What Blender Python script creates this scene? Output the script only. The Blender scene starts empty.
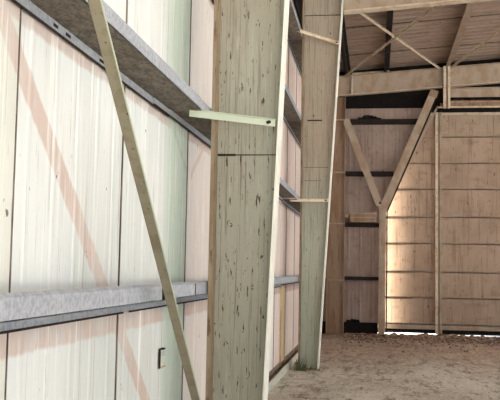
import bpy, math, random
from mathutils import Vector, Matrix
random.seed(7)
S = bpy.context.scene
COL = S.collection

# ------------------------------------------------------------------ helpers
class MB:
    def __init__(s): s.v = []; s.f = []
    def poly(s, pts, faces):
        n = len(s.v); s.v += [tuple(p) for p in pts]; s.f += [tuple(i + n for i in f) for f in faces]; return s
    def box(s, x0, x1, y0, y1, z0, z1):
        return s.poly([(x0,y0,z0),(x1,y0,z0),(x1,y1,z0),(x0,y1,z0),(x0,y0,z1),(x1,y0,z1),(x1,y1,z1),(x0,y1,z1)],
                      [(0,3,2,1),(4,5,6,7),(0,1,5,4),(1,2,6,5),(2,3,7,6),(3,0,4,7)])
    def prism(s, pts, vec):
        # planar polygon pts pushed along vec; winding decided from the polygon normal
        P = [Vector(p) for p in pts]; v = Vector(vec); n = len(P)
        nrm = Vector((0,0,0))
        for i in range(n): nrm += P[i].cross(P[(i+1) % n])
        if nrm.dot(v) > 0: P.reverse()
        faces = [tuple(range(n)), tuple(range(2*n-1, n-1, -1))]
        for i in range(n):
            j = (i+1) % n; faces.append((j, i, n+i, n+j))
        return s.poly(P + [p + v for p in P], faces)
    def bar(s, a, b, w, h, up=(0,0,1)):
        # rectangular bar from a to b: w across, h along the up side
        a = Vector(a); b = Vector(b); d = (b-a).normalized(); u = Vector(up); u = (u - d*u.dot(d)).normalized(); r = d.cross(u)
        q = [a - r*w/2 - u*h/2, a + r*w/2 - u*h/2, a + r*w/2 + u*h/2, a - r*w/2 + u*h/2]
        return s.prism(q, b-a)
    def rod(s, a, b, rad, n=10):
        a = Vector(a); b = Vector(b); d = (b-a).normalized(); u = d.orthogonal().normalized(); r = d.cross(u)
        return s.prism([a + (u*math.cos(t) + r*math.sin(t))*rad for t in [2*math.pi*i/n for i in range(n)]], b-a)
    def lump(s, c, rx, ry, rz, jit=.3, seg=8, ring=5):
        c = Vector(c); pts = [c + Vector((0,0,-rz))]
        for i in range(1, ring):
            ph = -math.pi/2 + math.pi*i/ring
            for j in range(seg):
                t = 2*math.pi*j/seg; k = 1 + random.uniform(-jit, jit)
                pts.append(c + Vector((rx*math.cos(ph)*math.cos(t)*k, ry*math.cos(ph)*math.sin(t)*k, rz*math.sin(ph)*k)))
        pts.append(c + Vector((0,0,rz))); F = []
        for j in range(seg): F.append((0, 1+(j+1) % seg, 1+j))
        for i in range(ring-2):
            for j in range(seg):
                a = 1+i*seg+j; b = 1+i*seg+(j+1) % seg; F.append((a, b, b+seg, a+seg))
        t = len(pts)-1; o = 1+(ring-2)*seg
        for j in range(seg): F.append((o+j, o+(j+1) % seg, t))
        return s.poly(pts, F)
    def build(s, name, mat, parent=None, origin=None, bevel=0):
        if origin is None:
            if parent is not None: origin = parent.matrix_world_loc if False else Vector(parent['_o'])
            else:
                xs = [v[0] for v in s.v]; ys = [v[1] for v in s.v]; zs = [v[2] for v in s.v]
                origin = Vector(((min(xs)+max(xs))/2, (min(ys)+max(ys))/2, min(zs)))
        origin = Vector(origin)
        me = bpy.data.meshes.new(name)
        me.from_pydata([tuple(Vector(v)-origin) for v in s.v], [], s.f); me.update()
        o = bpy.data.objects.new(name, me); COL.objects.link(o); o.data.materials.append(mat)
        o['_o'] = tuple(origin)
        if parent is not None:
            o.parent = parent; o.location = origin - Vector(parent['_o'])
        else: o.location = origin
        if bevel:
            m = o.modifiers.new('bevel', 'BEVEL'); m.width = bevel; m.segments = 2
        return o

def tag(o, label=None, cat=None, group=None, kind=None):
    for k, v in (('label', label), ('category', cat), ('group', group), ('kind', kind)):
        if v: o[k] = v
    return o
def empty(name, loc, label=None, cat=None, group=None, kind=None):
    o = bpy.data.objects.new(name, None); COL.objects.link(o); o.location = loc; o['_o'] = tuple(loc)
    return tag(o, label, cat, group, kind)

# ------------------------------------------------------------------ materials
def srgb(r, g, b):
    f = lambda c: (c/255/12.92) if c/255 <= .04045 else ((c/255+.055)/1.055)**2.4
    return (f(r), f(g), f(b), 1)

class NT:
    def __init__(s, name, rough=.75, metal=0):
        s.m = bpy.data.materials.new(name); s.m.use_nodes = True; s.t = s.m.node_tree
        s.b = s.t.nodes['Principled BSDF']; s.b.inputs['Roughness'].default_value = rough
        s.b.inputs['Metallic'].default_value = metal; s.b.inputs['Specular IOR Level'].default_value = .25
        s.tc = s.t.nodes.new('ShaderNodeTexCoord'); s.co = s.tc.outputs['Object']
        sep = s.t.nodes.new('ShaderNodeSeparateXYZ'); s.t.links.new(s.co, sep.inputs[0]); s.xyz = sep.outputs
    def val(s, sock, v):
        if hasattr(v, 'is_output'): s.t.links.new(v, sock)
        else: sock.default_value = v
    def noise(s, scale, detail=4, rough=.6, off=0, dist=0):
        mp = s.t.nodes.new('ShaderNodeMapping'); s.t.links.new(s.co, mp.inputs[0])
        mp.inputs['Scale'].default_value = scale if isinstance(scale, tuple) else (scale,)*3
        mp.inputs['Location'].default_value = (off, off*1.7, off*.6)
        n = s.t.nodes.new('ShaderNodeTexNoise'); n.inputs['Scale'].default_value = 1; n.inputs['Detail'].default_value = detail
        n.inputs['Roughness'].default_value = rough; n.inputs['Distortion'].default_value = dist
        s.t.links.new(mp.outputs[0], n.inputs['Vector']); return n.outputs['Fac']
    def ramp(s, v, lo, hi, a=0., b=1.):
        n = s.t.nodes.new('ShaderNodeMapRange'); n.interpolation_type = 'SMOOTHSTEP'
        s.val(n.inputs[0], v); n.inputs[1].default_value = lo; n.inputs[2].default_value = hi
        n.inputs[3].default_value = a; n.inputs[4].default_value = b; return n.outputs[0]
    def math(s, op, a, b=0.):
        n = s.t.nodes.new('ShaderNodeMath'); n.operation = op; s.val(n.inputs[0], a); s.val(n.inputs[1], b); return n.outputs[0]
    def band(s, v, lo, hi, soft):
        return s.math('MULTIPLY', s.ramp(v, lo-soft, lo+soft), s.ramp(v, hi-soft, hi+soft, 1, 0))
    def mix(s, fac, a, b):
        n = s.t.nodes.new('ShaderNodeMix'); n.data_type = 'RGBA'
        s.val(n.inputs[0], fac); s.val(n.inputs[6], a); s.val(n.inputs[7], b); return n.outputs[2]
    def done(s, col, bump=None, strength=.3, dist=.01):
        s.val(s.b.inputs['Base Color'], col)
        if bump is not None:
            n = s.t.nodes.new('ShaderNodeBump'); n.inputs['Strength'].default_value = strength; n.inputs['Distance'].default_value = dist
            s.t.links.new(bump, n.inputs['Height']); s.t.links.new(n.outputs[0], s.b.inputs['Normal'])
        return s.m

def grunge(name, base, layers, rough=.75, metal=0, bump=60, bs=.25):
    """layers: (noise scale, lo, hi, colour, amount[, offset])"""
    t = NT(name, rough, metal); c = srgb(*base)
    for i, L in enumerate(layers):
        sc, lo, hi, colr, amt = L[:5]
        f = t.ramp(t.noise(sc, 5, .62, off=(L[5] if len(L) > 5 else i*3.3+1)), lo, hi, 0, amt)
        c = t.mix(f, c, srgb(*colr))
    return t.done(c, t.noise(bump, 4, .65, 9), bs, .006)

M = {}
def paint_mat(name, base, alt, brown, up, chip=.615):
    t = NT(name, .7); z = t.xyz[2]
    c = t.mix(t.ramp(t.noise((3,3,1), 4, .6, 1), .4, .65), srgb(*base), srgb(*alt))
    # colour turns brown with height: dim warm light above is painted in
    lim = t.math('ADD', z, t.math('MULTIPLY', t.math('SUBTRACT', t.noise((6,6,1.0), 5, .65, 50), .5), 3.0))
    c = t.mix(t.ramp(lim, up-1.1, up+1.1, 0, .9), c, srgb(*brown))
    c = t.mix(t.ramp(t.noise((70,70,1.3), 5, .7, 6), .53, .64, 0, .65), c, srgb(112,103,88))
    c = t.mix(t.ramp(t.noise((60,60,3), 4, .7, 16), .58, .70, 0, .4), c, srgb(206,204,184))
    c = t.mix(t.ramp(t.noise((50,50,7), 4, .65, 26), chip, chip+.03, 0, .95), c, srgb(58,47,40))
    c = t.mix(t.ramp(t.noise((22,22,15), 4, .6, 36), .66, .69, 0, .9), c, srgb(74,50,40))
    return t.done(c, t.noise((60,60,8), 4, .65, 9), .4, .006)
M['sage'] = paint_mat('sage_paint', (160,157,142), (168,167,153), (154,144,128), 3.6)
M['sage_warm_light'] = paint_mat('sage_paint_warm_top_light', (188,193,176), (194,198,182), (172,157,140), 2.8, .66)
M['flange_white'] = grunge('pale_lit_flange', (232,230,220), [
    ((8,8,2), .5, .7, (222,212,190), .7), ((30,30,6), .66, .72, (150,120,90), .6)], .6)  # side light painted in: inner flange made paler than the web
M['rusty_flange'] = grunge('rust_bled_paint', (150,134,112), [
    ((10,10,2), .4, .62, (134,112,90), .8), ((24,24,5), .58, .66, (98,70,52), .8), ((60,60,20), .64, .7, (60,42,34), .8)], .8)
M['brown_steel'] = grunge('brown_primed_steel', (158,134,112), [
    ((6,6,1), .42, .62, (142,110,84), .8), ((30,30,2), .56, .66, (112,82,62), .7), ((50,50,12), .66, .71, (66,46,36), .7)], .8)
M['tan_steel'] = grunge('tan_painted_steel', (176,158,140), [
    ((5,5,3), .42, .62, (160,134,110), .8), ((40,40,8), .6, .7, (122,94,74), .6), ((30,30,30), .68, .73, (70,50,40), .7)], .75)
M['cream_steel'] = grunge('cream_painted_steel', (214,198,176), [
    ((8,8,8), .45, .65, (190,160,128), .8), ((40,40,40), .62, .7, (130,98,74), .6)], .7)
M['dark_steel'] = grunge('black_brown_primer_and_shade', (44,34,30), [
    ((10,10,10), .45, .65, (30,24,22), .8), ((40,40,40), .64, .7, (90,68,54), .6)], .8)  # dark primer; also paints the shade on two roof purlins
M['black'] = grunge('flat_black_and_shade', (22,18,16), [((6,6,6), .5, .7, (36,30,26), .8)], .95)  # near-black; on the gable board it is painted shade
M['galv'] = grunge('galvanized_steel', (174,177,182), [
    ((40,40,40), .42, .6, (146,152,164), .9), ((8,8,8), .5, .7, (186,190,196), .8), ((90,90,90), .6, .68, (118,122,132), .7),
    ((14,10,14), .66, .74, (110,100,92), .6)], .55, .0, bump=90)
M['galv_soiled'] = grunge('soiled_galvanized_steel', (124,116,104), [
    ((40,14,40), .42, .6, (96,86,76), .9), ((10,5,10), .5, .68, (146,140,130), .7), ((70,40,70), .56, .64, (58,48,42), .8),
    ((120,120,120), .6, .7, (160,154,142), .6)], .8, bump=80, bs=.5)
M['olive_steel'] = grunge('olive_grey_paint', (142,134,114), [
    ((10,10,10), .45, .65, (126,116,96), .8), ((60,60,60), .62, .68, (84,58,42), .85)], .75)
M['mint'] = grunge('mint_white_paint', (184,192,172), [
    ((10,10,10), .5, .7, (186,196,174), .8), ((40,40,40), .68, .74, (120,100,80), .6)], .7)
M['rust_dark'] = grunge('dark_rust', (46,32,28), [((30,30,30), .5, .7, (84,56,44), .8)], .9)
M['sill'] = grunge('pale_sill_paint', (198,198,184), [((6,2,12), .5, .66, (170,168,152), .8), ((40,14,40), .64, .7, (96,84,70), .7)], .75)
M['dirt'] = grunge('dry_dirt', (150,132,112), [((8,8,8), .45, .62, (112,94,78), .9), ((40,40,40), .58, .66, (140,124,104), .8)], .95, bump=50, bs=.6)
M['grass'] = grunge('green_grass_blades', (84,90,62), [((30,30,12), .45, .65, (116,112,84), .8)], .8)
M['straw'] = grunge('tan_trim_paint', (206,184,148), [((30,30,2), .5, .66, (168,134,88), .8), ((40,40,6), .66, .72, (96,70,46), .7)], .8)

def sheet_mat(name, base, alt, stains=True, pinkish=(206,188,179)):
    t = NT(name, .55); y, z = t.xyz[1], t.xyz[2]
    c = srgb(*base)
    c = t.mix(t.ramp(t.noise((1,1.3,.5), 3, .5, 2), .4, .65, 0, .8), c, srgb(*alt))
    if stains:
        j = t.math('MULTIPLY', t.math('SUBTRACT', t.noise((1,9,2), 3, .6, 5), .5), .05)
        zj = t.math('ADD', z, j)
        m = t.band(zj, 1.225, 1.43, .012)
        m = t.math('MAXIMUM', m, t.band(zj, 2.60, 2.75, .012))
        m = t.math('MAXIMUM', m, t.band(zj, 3.93, 4.04, .012))
        # bare diagonal left where a brace kept the white coat off the sheet
        d = t.math('ADD', zj, t.math('MULTIPLY', y, .794))       # = z + .794 y
        m = t.math('MAXIMUM', m, t.math('MULTIPLY', t.band(d, 4.965, 5.125, .014), t.ramp(z, 2.7, 2.75, 1, 0)))
        # small V near the first column
        d2 = t.math('ADD', zj, t.math('MULTIPLY', y, .56))
        vm = (t.math('MULTIPLY', t.math('MULTIPLY', t.band(d2, 5.945, 6.0, .008), t.band(y, 5.9, 6.45, .01)), .85))
        d3 = t.math('SUBTRACT', zj, t.math('MULTIPLY', y, .62))
        m = t.math('MAXIMUM', m, t.math('MULTIPLY', t.math('MULTIPLY', t.band(d3, -1.80, -1.74, .008), t.band(y, 6.6, 7.2, .01)), .85))
        c = t.mix(vm, c, srgb(150,146,128))
        fade = t.ramp(t.noise((1,5,3), 4, .6, 8), .25, .6, .6, 1.0)
        c = t.mix(t.math('MULTIPLY', m, fade), c, srgb(*pinkish))
    gr = t.math('MULTIPLY', t.band(t.math('ADD', y, t.math('MULTIPLY', t.noise((1,3,.4), 3, .6, 44), .35)), 6.0, 6.75, .17), .75)
    if name == 'white_coated_sheet': c = t.mix(gr, c, srgb(190,210,194))
    # runs, scratches and rust specks
    c = t.mix(t.ramp(t.noise((1,26,.8), 5, .7, 3), .54, .68, 0, .7), c, srgb(248,247,242))
    c = t.mix(t.ramp(t.noise((1,34,.6), 5, .7, 12), .57, .66, 0, .6), c, srgb(172,168,160))
    c = t.mix(t.ramp(t.noise((1,60,2.0), 4, .7, 21), .63, .69, 0, .6), c, srgb(140,120,108))
    c = t.mix(t.ramp(t.noise((1,20,10), 3, .6, 31), .72, .75, 0, .85), c, srgb(76,60,50))
    return t.done(c, t.noise((1,40,1.2), 3, .6, 4), .25, .01)
M['sheet_white'] = sheet_mat('white_coated_sheet', (226,229,227), (212,216,212))
M['sheet_cream'] = sheet_mat('cream_coated_sheet', (222,222,214), (208,206,196))
M['sheet_pink'] = sheet_mat('pink_tinged_sheet', (230,224,219), (222,212,205), True, (208,186,176))
M['sheet_rose'] = sheet_mat('rose_primer_sheet', (230,212,203), (220,198,188), True, (196,168,156))
M['seam'] = grunge('dark_seam', (122,110,98), [((20,20,3), .45, .6, (64,52,44), .8)], .9)

def back_mat(name, base, alt, dark):
    t = NT(name, .8)
    c = t.mix(t.ramp(t.noise((1.6,1,.9), 4, .6, 2), .38, .66), srgb(*base), srgb(*alt))
    c = t.mix(t.ramp(t.noise((3,1,5), 5, .7, 46), .52, .7, 0, .55), c, srgb(*dark))
    c = t.mix(t.ramp(t.noise((16,1,.8), 5, .7, 6), .52, .66, 0, .7), c, srgb(*dark))
    c = t.mix(t.ramp(t.noise((24,1,1.3), 5, .7, 16), .62, .70, 0, .5), c, srgb(206,178,156))
    c = t.mix(t.ramp(t.noise((22,1,7), 4, .6, 26), .64, .69, 0, .8), c, srgb(64,44,36))
    return t.done(c, t.noise((30,1,2), 3, .6, 4), .25, .01)
M['back_sheet'] = back_mat('mauve_brown_sheet', (172,152,142), (158,136,126), (128,106,96))
M['door_sheet'] = back_mat('dusty_rose_door_sheet', (180,157,137), (166,143,124), (134,110,92))
M['roof_sheet'] = grunge('brown_roof_sheet', (178,156,140), [
    ((1.2,3,1), .4, .65, (170,148,132), .9), ((.8,14,1), .55, .68, (136,110,94), .8), ((5,30,1), .58, .68, (92,72,62), .7), ((9,9,9), .62, .7, (84,66,56), .6)], .85, bump=(4,40,4))

def floor_mat():
    t = NT('dusty_concrete', .9); y = t.xyz[1]
    c = t.mix(t.ramp(t.noise((.9,.45,1), 5, .6, 1), .38, .62), srgb(212,206,194), srgb(190,181,166))
    # dirt swept in drifts towards the door end
    dr = t.math('ADD', t.math('MULTIPLY', y, .1), t.math('MULTIPLY', t.noise((.8,.5,1), 5, .7, 4), 1.1))
    c = t.mix(t.ramp(dr, 1.9, 2.3, 0, .85), c, srgb(176,150,130))
    c = t.mix(t.ramp(dr, 2.45, 2.75, 0, .7), c, srgb(122,98,82))
    c = t.mix(t.ramp(t.noise((5,1.6,1), 7, .8, 7), .50, .62, 0, .85), c, srgb(126,110,95))
    c = t.mix(t.ramp(t.noise((13,5,1), 5, .75, 17), .54, .66, 0, .85), c, srgb(228,216,200))
    c = t.mix(t.ramp(t.noise((26,9,1), 5, .75, 27), .56, .65, 0, .9), c, srgb(70,57,47))
    c = t.mix(t.ramp(t.noise((1.0,4,1), 6, .75, 37, 1.2), .62, .67, 0, .75), c, srgb(96,80,68))
    return t.done(c, t.noise((18,9,18), 6, .75, 3), .6, .02)
M['floor'] = floor_mat()
M['ground'] = grunge('pale_gravel', (200,206,214), [((3,3,3), .45, .65, (186,192,200), .8)], .95, bump=20)
M['rubble'] = grunge('rubble', (150,124,106), [((7,7,7), .45, .55, (96,74,62), .9), ((11,11,11), .56, .64, (204,184,164), .9)], .95)

# ------------------------------------------------------------------ dimensions (metres)
WX = -1.46                          # inner face of the left wall sheets
GI = -1.212                         # inner face of the girts
F0, F1, F2, FE = -1.30, 6.30, 13.90, 21.60   # frames
XR = 9.0                           # building runs on to the right
zt = lambda x: 6.625 + .07*x        # top of the rafters
zs = lambda x: zt(x) + .20          # roof sheets

# ------------------------------------------------------------------ setting
g = MB().box(-60, 70, -50, 90, -.30, -.035).build('ground', M['ground']); tag(g, kind='structure')
fl = MB().box(-1.50, XR, -3.0, 22.25, -.20, 0).build('floor', M['floor'], origin=(0,0,0)); tag(fl, kind='structure')

# left wall: vertical ribbed sheets, each a part
wall = empty('wall_left', (0,0,0), kind='structure')
def sheet(y0, y1, mat, z0=.16, z1=6.70):
    m = MB(); pts = []; p = .32; y = y0
    n = max(1, round((y1-y0)/p)); p = (y1-y0)/n
    for i in range(n):
        a = y0 + i*p
        pts += [(WX, a), (WX, a+p*.36), (WX+.004, a+p*.42), (WX+.004, a+p*.50), (WX, a+p*.56)]
    pts.append((WX, y1))
    poly = [(x, yy, z0) for x, yy in pts] + [(WX-.02, y1, z0), (WX-.02, y0, z0)]
    m.prism(poly, (0, 0, z1-z0)).build('wall_sheet', mat, wall)
    sw = .0022 if y1 == 3.27 else .008
    MB().box(WX, WX+.006, y1-sw, y1+sw, z0, z1).build('seam', M['seam'], wall)
for y0, y1, k in ((-3.0,-1.25,'sheet_cream'),(-1.25,.25,'sheet_white'),(.25,1.76,'sheet_white'),(1.76,3.27,'sheet_cream'),(3.27,4.75,'sheet_white'),
                  (4.75,6.47,'sheet_white'),(6.47,7.95,'sheet_pink'),(7.95,9.45,'sheet_white'),(9.45,10.95,'sheet_pink'),
                  (10.95,12.45,'sheet_pink'),(12.45,14.02,'sheet_rose'),(14.02,15.5,'sheet_rose'),(15.5,17.0,'sheet_rose'),
                  (17.0,18.5,'sheet_rose'),(18.5,20.0,'sheet_rose'),(20.0,21.95,'sheet_rose')):
    sheet(y0, y1, M[k])
# sill along the foot of the left wall
bb = empty('baseboard_left', (0,0,0), kind='structure')
MB().box(-1.50, -1.372, -3.0, 21.9, 0, .06).box(-1.52,-1.465,-3.0,21.95,0,.20).build('dirty_ledge_and_sun_block', M['dirt'], bb)  # rear box added to stop sun leaking under the sheets
MB().box(-1.372, -1.350, -3.0, F2-.05, 0, .115).box(-1.372,-1.350,F2+.05,21.5,0,.115).build('sill_angle', M['sill'], bb)

# end wall: sheet behind the girts, left of the slanted jamb
wb = empty('wall_back', (0,0,0), kind='structure')
edge = lambda z: .17 if z < 3.13 else .17 + (z-3.13)*.415
MB().prism([(WX,21.86,.28),(edge(0),21.86,.28),(edge(3),21.86,3.13),(edge(5.77),21.86,5.77),(WX,21.86,5.77)], (0,.04,0)).build('wall_sheet', M['back_sheet'], wb)
m = MB()
x = WX+.15
while x < 1.2:
    z0 = .28 if x < .14 else 3.13+(x-.17)/.415+.06
    if z0 < 5.6: m.prism([(x,21.862,z0),(x+.02,21.854,z0),(x+.06,21.854,z0),(x+.08,21.862,z0)], (0,0,5.76-z0))
    x += .3
m.build('sheet_rib', M['back_sheet'], wb)
MB().prism([(WX,21.9,5.70),(XR,21.9,5.70),(XR,21.9,zs(XR)-.01),(WX,21.9,zs(WX)-.01)], (0,.03,0)).build('gable_shade_board', M['black'], wb)  # black board stands in for the unlit recess under the roof
MB().box(.9, XR, 21.93, 22.75, 5.86, 5.90).build('sky_block_top', M['black'], wb)  # added black cover, keeps sky light out above the door
MB().box(.9, XR, 22.72, 22.75, 5.50, 5.90).build('sky_block_front', M['black'], wb)  # front of the added cover, also only blocks the sky
MB().box(5.2, XR, 21.86, 21.9, 0, 5.72).build('wall_sheet', M['back_sheet'], wb)
b = MB().box(-1.50, .085, 21.74, 21.90, 0, .30).build('baseboard_back', M['black']); tag(b, kind='structure')
b = MB().prism([(-.62,21.78,6.635),(.34,21.78,6.70),(.34,21.78,6.75),(-.62,21.78,6.69)], (0,.03,0)).build('trim_2', M['cream_steel']); tag(b, kind='structure')

# roof
ce = empty('ceiling', (0,0,0), kind='structure')
ys = [-3.0, -.6, 1.75, 4.1, 6.45, 8.8, 11.15, 13.5, 15.75, 17.95, 20.25, 21.95]
for a, b_ in zip(ys[:-1], ys[1:]):
    pts = []; n = max(2, round((b_-a)/.30)); p = (b_-a)/n
    for i in range(n):
        q = a+i*p; pts += [(q,0),(q+p*.6,0),(q+p*.7,.022),(q+p*.9,.022)]
    pts.append((b_,0))
    x0, x1 = -1.62, XR
    poly = [(x0, y, zs(x0)+h) for y, h in pts] + [(x0, b_, zs(x0)+.045), (x0, a, zs(x0)+.045)]
    MB().prism(poly, (x1-x0, 0, zs(x1)-zs(x0))).build('roof_sheet', M['roof_sheet'], ce)
    MB().prism([(x0,b_-.02,zs(x0)-.012),(x0,b_+.02,zs(x0)-.012),(x0,b_+.02,zs(x0)),(x0,b_-.02,zs(x0))], (x1-x0,0,zs(x1)-zs(x0))).build('sheet_lap', M['seam'], ce)

# ------------------------------------------------------------------ big door leaf
DY = 22.40
dr = empty('door_1', (2.6, DY, 0), kind='structure')
k = (DY-.0)/22.0
dz = lambda z: 1.6 + (z-1.6)*k
MB().box(-.15, 5.4, DY, DY+.04, dz(.07), dz(5.63)).build('door_sheet', M['door_sheet'], dr)
for z in (5.039, 4.36, 3.703, 2.988, 2.319, 1.604, .955, .296):
    MB().box(-.15, 5.4, DY-.035, DY, dz(z)-.012, dz(z)+.004).box(-.15,5.4,DY-.035,DY-.029,dz(z)-.012,dz(z)+.026).build('rail', M['tan_steel'], dr)
MB().box(-.15, 5.4, DY-.07, DY, dz(5.60), dz(5.66)).build('top_rail', M['cream_steel'], dr)
MB().box(-.15, 5.4, DY-.07, DY, dz(.16), dz(.265)).build('bottom_rail', M['tan_steel'], dr)
MB().box(-.15, 1.75, DY-.03, DY+.02, dz(.0)+.06, dz(.16)).box(1.75,2.38,DY-.03,DY+.02,.015,dz(.16)).box(2.38,5.4,DY-.03,DY+.02,dz(0)+.05,dz(.16)).build('bottom_strip', M['black'], dr)  # black strip below the bottom rail
MB().box(1.535, 1.60, DY-.14, DY-.055, 0.02, dz(5.66)).build('stile', M['cream_steel'], dr)
MB().box(1.635, 1.70, DY-.14, DY-.055, 0.02, dz(5.66)).box(1.60,1.635,DY-.09,DY-.055,.02,dz(5.66)).build('stile', M['tan_steel'], dr)

# ------------------------------------------------------------------ columns
def column(Y, xin, label, web, top, hw_in=.15, hw_out=.15, seams=(), outer='rusty_flange', inner='flange_white', xo=-1.21, tin=.02):
    c = empty('steel_column', ((xo+xin(0))/2, Y, 0), label, 'column')
    MB().prism([(xo+.012,Y-.006,.02),(xin(0)-tin,Y-.006,.02),(xin(top)-tin,Y-.006,top),(xo+.012,Y-.006,top)], (0,.012,0)).build('web', M[web], c)
    MB().box(xo, xo+.026, Y-hw_out, Y+hw_out, .02, top).build('outer_flange', M[outer], c)
    MB().prism([(xin(0)-tin,Y-hw_in,.02),(xin(0),Y-hw_in,.02),(xin(top),Y-hw_in,top),(xin(top)-tin,Y-hw_in,top)], (0,2*hw_in,0)).build('inner_flange', M[inner], c)
    MB().box(xo-.02, xin(0)+.03, Y-.17, Y+.17, 0, .02).build('base_plate', M[outer], c)
    for z, a, b_, h in seams:
        MB().box(xo+.012+a*(xin(z)-tin-xo-.012), xo+.012+b_*(xin(z)-tin-xo-.012), Y-.011, Y-.005, z-h/2, z+h/2).build('weld_seam', M['rust_dark'], c)
    return c
c1x = lambda z: -.812 + .040*z
c2x = lambda z: -.885 + .0565*z
column(F1, c1x, 'large sage-green tapered steel column nearest the camera, in front of the white wall', 'sage', 6.50, hw_in=.11, tin=.013,
       seams=((2.455,.0,.32,.016),(2.455,.32,.99,.007)))
column(F2, c2x, 'second tapered steel column, sage below with painted warm light above, with grass at its foot', 'sage_warm_light', 6.50,
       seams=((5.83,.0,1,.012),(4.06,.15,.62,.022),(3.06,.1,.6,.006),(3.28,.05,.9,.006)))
c3 = column(FE, lambda z: -.765, 'brown steel corner column at the far end beside the dark girts', 'brown_steel', 6.018, .10, .10, outer='brown_steel', inner='brown_steel')
for z in (5.42, 4.08, 2.78, 1.36):
    MB().box(-1.17, -.75, FE-.12, FE-.10, z-.02, z+.01).build('clip', M['tan_steel'], c3)
column(F0, c1x, 'sage steel column standing behind the camera at the top of the long brace', 'sage', 6.50)

# ------------------------------------------------------------------ rafters
def rafter(Y, zb, label, mat, fl, x0, hw=.10, xe=XR, stiff=()):
    r = empty('rafter', (x0, Y, zb(x0)), label, 'rafter')
    MB().prism([(x0,Y-.006,zb(x0)),(xe,Y-.006,zb(xe)),(xe,Y-.006,zt(xe)),(x0,Y-.006,zt(x0))], (0,.012,0)).build('web', M[mat], r)
    MB().prism([(x0,Y-hw,zb(x0)-.018),(xe,Y-hw,zb(xe)-.018),(xe,Y-hw,zb(xe)),(x0,Y-hw,zb(x0))], (0,2*hw,0)).build('bottom_flange', M[fl], r)
    MB().prism([(x0,Y-hw,zt(x0)-.018),(xe,Y-hw,zt(xe)-.018),(xe,Y-hw,zt(xe)),(x0,Y-hw,zt(x0))], (0,2*hw,0)).build('top_flange', M[mat], r)
    for x in stiff:
        MB().box(x-.02, x+.02, Y-hw, Y-.006, zb(x), zt(x)-.018).build('stiffener', M['cream_steel'], r)
    return r
zb2 = lambda x: 5.917 + .072*x
rafter(F2, zb2, 'tan roof rafter over the second column, cut by the top of the photo', 'tan_steel', 'cream_steel', -.535)
rafter(F1, zb2, 'roof rafter over the large nearest column, above the photo', 'tan_steel', 'cream_steel', -.565)
rafter(F0, zb2, 'roof rafter over the column behind the camera', 'tan_steel', 'cream_steel', -.565)
rafter(FE, lambda x: 6.13+.074*x, 'deep tan rafter across the far end wall above the door', 'tan_steel', 'cream_steel', -1.21, .09, stiff=(-.60,))

# ------------------------------------------------------------------ purlins
def purlin(x, mat, label, w=.07):
    z = zt(x)+.001; m = MB()
    m.box(x-.003, x+.003, -2.9, 21.85, z, z+.198).box(x-w, x, -2.9, 21.85, z, z+.006).box(x, x+w, -2.9, 21.85, z+.19, z+.197)
    m.box(x-w, x-w+.005, -2.9, 21.85, z, z+.025)
    return tag(m.build('purlin', M[mat]), label, 'purlin', 'roof purlins')
purlin(-.72, 'dark_steel', 'dark purlin nearest the left wall, running up beside the second column')  # dark colour stands in for shadow on this purlin
purlin(.27, 'dark_steel', 'dark purlin behind the crossing of the two roof braces')  # shadow put into the colour here as well
pr = purlin(1.84, 'tan_steel', 'wide tan purlin meeting the short post over the door', .11)
for x in (3.35, 4.9, 6.4, 7.9, 9.4, 10.9):
    tag(purlin(x, 'tan_steel', 'tan purlin further right under the brown roof, outside the photo'))
es = MB().box(-1.44,-1.43,-2.9,21.8,6.30,6.50).box(-1.44,-1.22,-2.9,21.8,6.30,6.31).box(-1.44,-1.22,-2.9,21.8,6.49,6.50).build('eave_strut', M['dark_steel'])
tag(es, 'dark eave strut along the top of the left wall', 'strut')

# ------------------------------------------------------------------ girts on the left wall
def girt(y0, y1, z, label, dx=0, slots=(), nest=0, drop=.055):
    g = empty('girt', ((GI+WX)/2, (y0+y1)/2, z-.07), label, 'girt', 'galvanized girts on the left wall')
    xi, xo = GI+dx, WX+.012+nest; z += nest
    MB().box(xo, xi, y0, y1, z-.004, z).build('web', M['galv_soiled'], g)
    m = MB().box(xi-.004, xi, y0, y1, z-.004, z+.076)
    m.prism([(xi-.004,y0,z+.076),(xi,y0,z+.076),(xi-.018,y0,z+.092),(xi-.021,y0,z+.089)], (0,y1-y0,0)); m.build('inner_flange', M['galv'], g)
    f = MB().box(xo, xo+.004, y0, y1, z-drop, z-.004).build('outer_flange', M['galv'], g)
    for y, l in slots:
        MB().box(xo+.004, xo+.007, y-l/2, y+l/2, z-.034, z-.020).build('slot', M['rust_dark'], f)
    MB().box(xo+.004, xo+.010, y0, y1, z-drop-.006, z-drop+.004).build('rust_edge', M['rust_dark'], g)
    return g
girt(-1.2, 5.76, 2.712, 'upper galvanized girt on the white wall crossed by the olive brace', 0, ((3.62,.05),(3.78,.06),(4.28,.07),(2.5,.06)))
girt(-1.2, 4.80, 1.412, 'lower galvanized girt on the white wall left of the nearest column', 0, ((3.33,.05),(3.72,.16),(2.4,.06),(4.45,.2)), 0, .078)
lg = girt(4.93, 13.2, 1.412, 'lower galvanized girt running on behind the nearest column to the second', -.010, (), 0, .078)
MB().box(WX+.012, WX+.016, 4.79, 4.94, 1.334, 1.408).build('outer_lap', M['galv'], lg)
MB().box(WX+.012, GI-.012, 4.79, 4.94, 1.404, 1.408).build('web_lap', M['galv_soiled'], lg)
MB().box(GI-.034, GI-.026, 4.70, 5.05, 1.412, 1.48).build('splice_plate', M['rust_dark'], lg)
MB().box(GI-.012, GI-.008, 5.755, 5.775, 1.412, 1.49).build('joint', M['rust_dark'], lg)
girt(5.35, 13.2, 2.712, 'second girt up between the two tapered columns', -.014, (), .007)
girt(5.35, 13.8, 4.03, 'third girt up between the two tapered columns')
girt(5.35, 13.8, 5.42, 'topmost girt between the two tapered columns')
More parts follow.
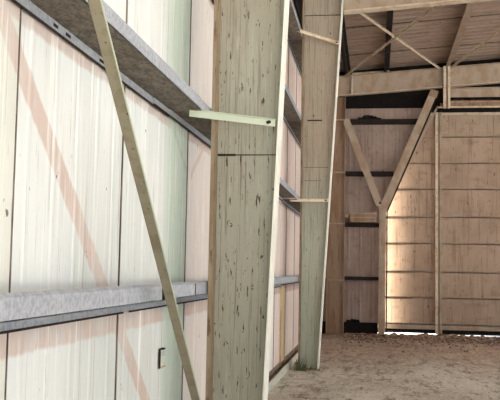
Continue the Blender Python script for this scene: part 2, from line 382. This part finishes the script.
for z, n in ((1.412,'lowest'),(2.70,'second'),(4.03,'third'),(5.42,'topmost')):
    girt(13.22 if z < 3 else 13.82, 21.5, z, n+' girt between the second column and the corner column', -.006)

# trim strip near the second column
s = MB().box(WX, WX+.03, 13.25, 13.75, .16, 1.33).build('trim_1', M['straw']); tag(s, kind='structure')

# ------------------------------------------------------------------ braces
# long angle brace in the first bay
A = Vector((-1.10, 6.14, .03)); B = Vector((-1.10, -1.20, 6.45)); d = (B-A).normalized(); nrm = Vector((1,0,0)); side = d.cross(nrm)
m = MB()
m.bar(A, B, .006, .05, (1,0,0))                                  # leg standing out from the wall
m.bar(A+Vector((-.025,0,0))+side*.022, B+Vector((-.025,0,0))+side*.022, .045, .006, (1,0,0))
br = empty('angle_brace', A, 'long olive-grey angle brace slanting down across the white wall to the nearest column', 'brace')
m.build('angle', M['olive_steel'], br)
MB().bar(A+Vector((.026,0,0)), B+Vector((.026,0,0)), .009, .004, (1,0,0)).build('pale_edge', M['mint'], br)
MB().box(-1.19,-1.04,6.10,6.294,.0,.12).build('gusset', M['sage'], br)

def strut(a, b, label, mat='mint', w=.006, h=.05):
    a = Vector(a); b = Vector(b); r = empty('flange_brace', a, label, 'brace', 'flange braces from girt to column')
    d = (b-a).normalized()
    m = MB().bar(a, b, w, h).bar(a+Vector((0,0,h/2)), b+Vector((0,0,h/2)), .04, .006)
    m.build('angle', M[mat], r)
    MB().rod(b-d*.06+Vector((.02,-.02,0)), b-d*.06+Vector((-.01,.01,0)), .012).build('bolt', M['rust_dark'], r)
    return r
strut((-1.31, 5.84, 2.695), (-.735, 6.16, 2.672), 'pale mint strut from the upper girt across the nearest column')
strut((-1.33, 13.32, 2.69), (-.755, 13.76, 2.725), 'cream strut halfway up the second column', 'cream_steel', h=.045)
strut((-1.33, 13.32, 5.45), (-.60, 13.76, 5.31), 'cream strut near the top of the second column', 'cream_steel', h=.045)
strut((-1.33, 5.84, 5.33), (-.615, 6.16, 5.35), 'mint strut high on the nearest column, above the photo')

# roof X bracing
def rb(a, b, label, w=.08):
    m = MB().bar((a[0],a[1],zt(a[0])-.03), (b[0],b[1],zt(b[0])-.03), w, .008).bar((a[0],a[1],zt(a[0])-.045), (b[0],b[1],zt(b[0])-.045), .008, .035)
    return tag(m.build('roof_brace', M['cream_steel']), label, 'brace', 'flat roof braces')
rb((-1.1,14.0),(1.60,21.55), 'bright cream roof brace falling to the right towards the short post')
rb((1.93,14.0),(-.80,21.55), 'tan roof brace rising to the right from the corner column')
rb((3.62,14.0),(1.86,21.55), 'tan roof brace at the far right, rising from the short post')

# ------------------------------------------------------------------ end wall framing
def eg(x0, x1, z, h, label, d=.20):
    m = MB().box(x0, x1, 21.64, 21.86, z+h/2-.008, z+h/2).box(x0, x1, 21.64, 21.65, z-h/2, z+h/2).box(x0, x1, 21.84, 21.86, z-h/2, z+h/2)
    return tag(m.build('girt', M['dark_steel']), label, 'girt', 'dark girts on the end wall')
eg(-.755, 1.06, 5.40, .11, 'topmost dark girt on the end wall, under the black gap')
eg(-.755, .45, 4.06, .11, 'second dark girt from the top on the end wall, behind the short brace')
eg(-.755, .12, 2.755, .10, 'dark girt on the end wall under the short tan channel')
eg(-.755, .12, 1.405, .09, 'lowest dark girt on the end wall left of the door')
t = MB().box(-.62, .03, 21.48, 21.70, 2.81, 3.06).build('steel_channel', M['brown_steel']); tag(t, 'short tan channel lying on the dark girt beside the door jamb', 'channel')
MB().box(-.62, .03, 21.462, 21.48, 3.02, 3.06).box(-.62,.03,21.462,21.48,2.92,2.945).build('flange', M['tan_steel'], t)
MB().box(-.76, -.66, 21.50, 21.60, 2.93, 3.02).build('lug', M['tan_steel'], t)

t = MB().prism([(-.80,21.47,5.43),(-.66,21.47,5.43),(.17,21.47,3.31),(.09,21.47,3.20),(.02,21.47,3.24),(-.80,21.47,5.30)], (0,.012,0)).build('knee_brace', M['tan_steel'])
tag(t, 'short tan brace from the corner column down to the door jamb', 'brace')

j = empty('door_jamb', (.19, 21.6, 0), 'bent tan steel jamb left of the big door, slanting to the rafter', 'jamb')
jl = [(.088,0),(.100,3.20),(1.376,6.18)]; jr = [(.258,0),(.270,3.09),(1.545,6.12)]
MB().prism([(.088,21.50,0),(.258,21.50,0),(.272,21.50,3.10),(.105,21.50,3.20)], (0,.16,0)).build('upright', M['tan_steel'], j)
MB().prism([(.105,21.50,3.20),(.272,21.50,3.10),(1.545,21.50,6.12),(1.37,21.50,6.18)], (0,.16,0)).build('slanted_leg', M['tan_steel'], j)
MB().prism([(.272,21.60,0),(.305,21.60,0),(.315,21.60,3.09),(.28,21.60,3.11)], (0,.06,0)).prism([(.28,21.60,3.11),(.315,21.60,3.09),(1.60,21.60,6.12),(1.55,21.60,6.12)], (0,.06,0)).build('edge_strip', M['dark_steel'], j)
MB().bar((.70,21.80,4.10),(1.56,21.80,5.80), .05, .06, (0,1,0)).build('inner_strip', M['tan_steel'], j)
MB().box(.06,.33,21.44,21.72,0,.03).build('base_plate', M['dark_steel'], j)
MB().rod((.12,21.49,3.30),(.12,21.46,3.30),.03).build('bolt', M['dark_steel'], j)
MB().prism([(1.30,21.485,6.02),(1.50,21.485,5.95),(1.56,21.485,6.12),(1.37,21.485,6.18)], (0,.012,0)).build('cleat', M['brown_steel'], j)

p = empty('short_post', (1.76, 21.45, 5.70), 'short pale post hanging from the rafter beside the door header', 'post')
MB().box(1.668, 1.735, 21.38, 21.50, 5.68, 6.74).build('face', M['cream_steel'], p)
MB().box(1.775, 1.835, 21.38, 21.50, 5.68, 6.74).build('face', M['cream_steel'], p)
MB().box(1.735, 1.775, 21.44, 21.50, 5.68, 6.74).build('web', M['brown_steel'], p)

h = MB().box(1.835, XR, 21.58, 21.62, 5.985, 6.21).box(1.835,XR,21.5,21.62,6.20,6.215).build('header_beam', M['tan_steel']); tag(h, 'upper tan header beam over the door, below the rafter', 'beam')
h = empty('header_beam', (5, 21.6, 5.73), 'lower brown header beam over the door with litter on it', 'beam')
MB().box(1.60, XR, 21.55, 21.62, 5.735, 5.83).box(1.835,XR,21.50,21.62,5.82,5.88).build('channel', M['brown_steel'], h)
MB().box(1.55, XR, 21.48, 21.56, 5.705, 5.735).build('lower_lip', M['cream_steel'], h)

# litter on the beams and at the wall foot
def clump(cx, cy, cz, lx, ly, lz, n, label, mat='black', name='debris_clump'):
    m = MB()
    for i in range(n):
        u = random.uniform(-1,1); hh = (1-u*u)
        m.lump((cx+u*lx, cy+random.uniform(-ly,ly), cz+lz*hh*random.uniform(.15,.6)), lx*.22*random.uniform(.6,1.2), ly*.6, lz*.45*random.uniform(.6,1.2), .35)
    return tag(m.build(name, M[mat]), label, 'debris')
clump(-.16, 21.70, 5.455, .26, .05, .13, 22, 'dark litter heaped on the topmost end-wall girt')
clump(-.50, 21.80, .29, .19, .05, .11, 14, 'black heap of rags on the base board beside the corner column')
m = MB()
for i in range(70):
    x = random.uniform(1.9, 5.5); m.lump((x, 21.56+random.uniform(-.04,.04), 5.885+random.uniform(0,.03)), random.uniform(.02,.07), .03, random.uniform(.01,.045), .35)
tag(m.build('leaf_litter', M['dark_steel']), 'dark leaf litter along the lower header beam', 'litter', None, 'stuff')

# rubble drifted along the end wall and grass
m = MB()
for i in range(1500):
    y = 21.68 - abs(random.gauss(0, 1.35)); x = random.uniform(-.72, 5.5)
    if y < 17: continue
    r = random.uniform(.012, .04) * (1.25 if y > 21 else .8)
    m.lump((x, y, r*.3), r*random.uniform(.8,1.5), r, r*.75, .3, 6, 4)
for i in range(420):
    x = random.uniform(-.7, 5.5); r = random.uniform(.02, .06)
    if (.27 < x < 1.2 or x > 2.3) and random.random() < .8: continue
    m.lump((x, random.uniform(21.45, 22.2 if x > .4 else 21.70), r*.25), r*1.3, r, r*.7, .3, 6, 4)
tag(m.build('rubble', M['rubble']), 'broken rubble and dirt clods drifted along the foot of the end wall', 'rubble', None, 'stuff')
m = MB()
for i in range(60):
    y = random.uniform(7.5, 13.6); r = random.uniform(.01,.03)
    m.lump((random.uniform(-1.445,-1.38), y, .06+r*.4), r, r*1.6, r*.8, .3, 6, 4)
tag(m.build('ledge_litter', M['dirt']), 'dirt and litter lying in the trough along the left wall', 'litter', None, 'stuff')
m = MB()
for i in range(46):
    x = random.gauss(-1.15, .06); y = F2-.19+random.uniform(-.10,.06); h_ = random.uniform(.05,.20)*(1 if x < -1.1 else .6); lean = random.uniform(-.08,.08); w = .008
    m.prism([(x-w,y,0),(x+w,y,0),(x+lean+.002,y,h_),(x+lean-.002,y,h_)], (0,.004,0))
tag(m.build('grass_tuft', M['grass']), 'small tuft of green grass at the foot of the second column', 'grass', None, 'stuff')

# small open box on the wall
o = empty('switch_box', (WX+.012, 5.77, .92), 'small open metal switch box low on the white wall right of the lower girt joint', 'box')
MB().box(WX+.008, WX+.012, 5.715, 5.835, .915, 1.04).build('back_plate', M['sheet_cream'], o)
MB().box(WX+.008, WX+.016, 5.705, 5.728, .91, 1.045).build('side', M['rust_dark'], o)
MB().box(WX+.008, WX+.030, 5.74, 5.80, 1.035, 1.045).build('rim', M['rust_dark'], o)
MB().box(WX+.008,WX+.022,5.74,5.85,.91,.918).build('rim', M['straw'], o)
MB().box(WX+.012,WX+.022,5.77,5.81,.99,1.02).build('knob', M['sill'], o)

# ------------------------------------------------------------------ light
w = bpy.data.worlds.new('sky'); S.world = w; w.use_nodes = True
bg = w.node_tree.nodes['Background']; bg.inputs[0].default_value = (.88, .955, 1.0, 1); bg.inputs[1].default_value = 1.0
sd = bpy.data.lights.new('sun', 'SUN'); sd.energy = 84; sd.angle = math.radians(11); sd.color = (1.0, .90, .74)
so = bpy.data.objects.new('sun', sd); COL.objects.link(so)
az, el = math.radians(15.5), math.radians(14)
dv = Vector((math.cos(el)*math.cos(az), math.cos(el)*math.sin(az), -math.sin(el)))
so.rotation_euler = dv.to_track_quat('-Z', 'Y').to_euler(); so.location = (-20, 10, 20)

# ------------------------------------------------------------------ camera
cd = bpy.data.cameras.new('camera'); cam = bpy.data.objects.new('camera', cd); COL.objects.link(cam)
cd.sensor_width = 36; cd.lens = 850/500*36; cd.clip_start = .02
r = Vector((0.98929874, 0.14479972, 0.01791752)); u = Vector((-0.00600409, -0.08229693, 0.99658977)); f = Vector((-0.14578048, 0.98603258, 0.08054686))
cam.matrix_world = Matrix(((r.x,u.x,-f.x,0),(r.y,u.y,-f.y,0),(r.z,u.z,-f.z,1.6),(0,0,0,1)))
S.camera = cam
for o in bpy.data.objects:
    if '_o' in o: del o['_o']
vs = S.view_settings; vs.view_transform = 'Standard'; vs.look = 'None'; vs.gamma = 1; vs.use_curve_mapping = False; vs.exposure = .90
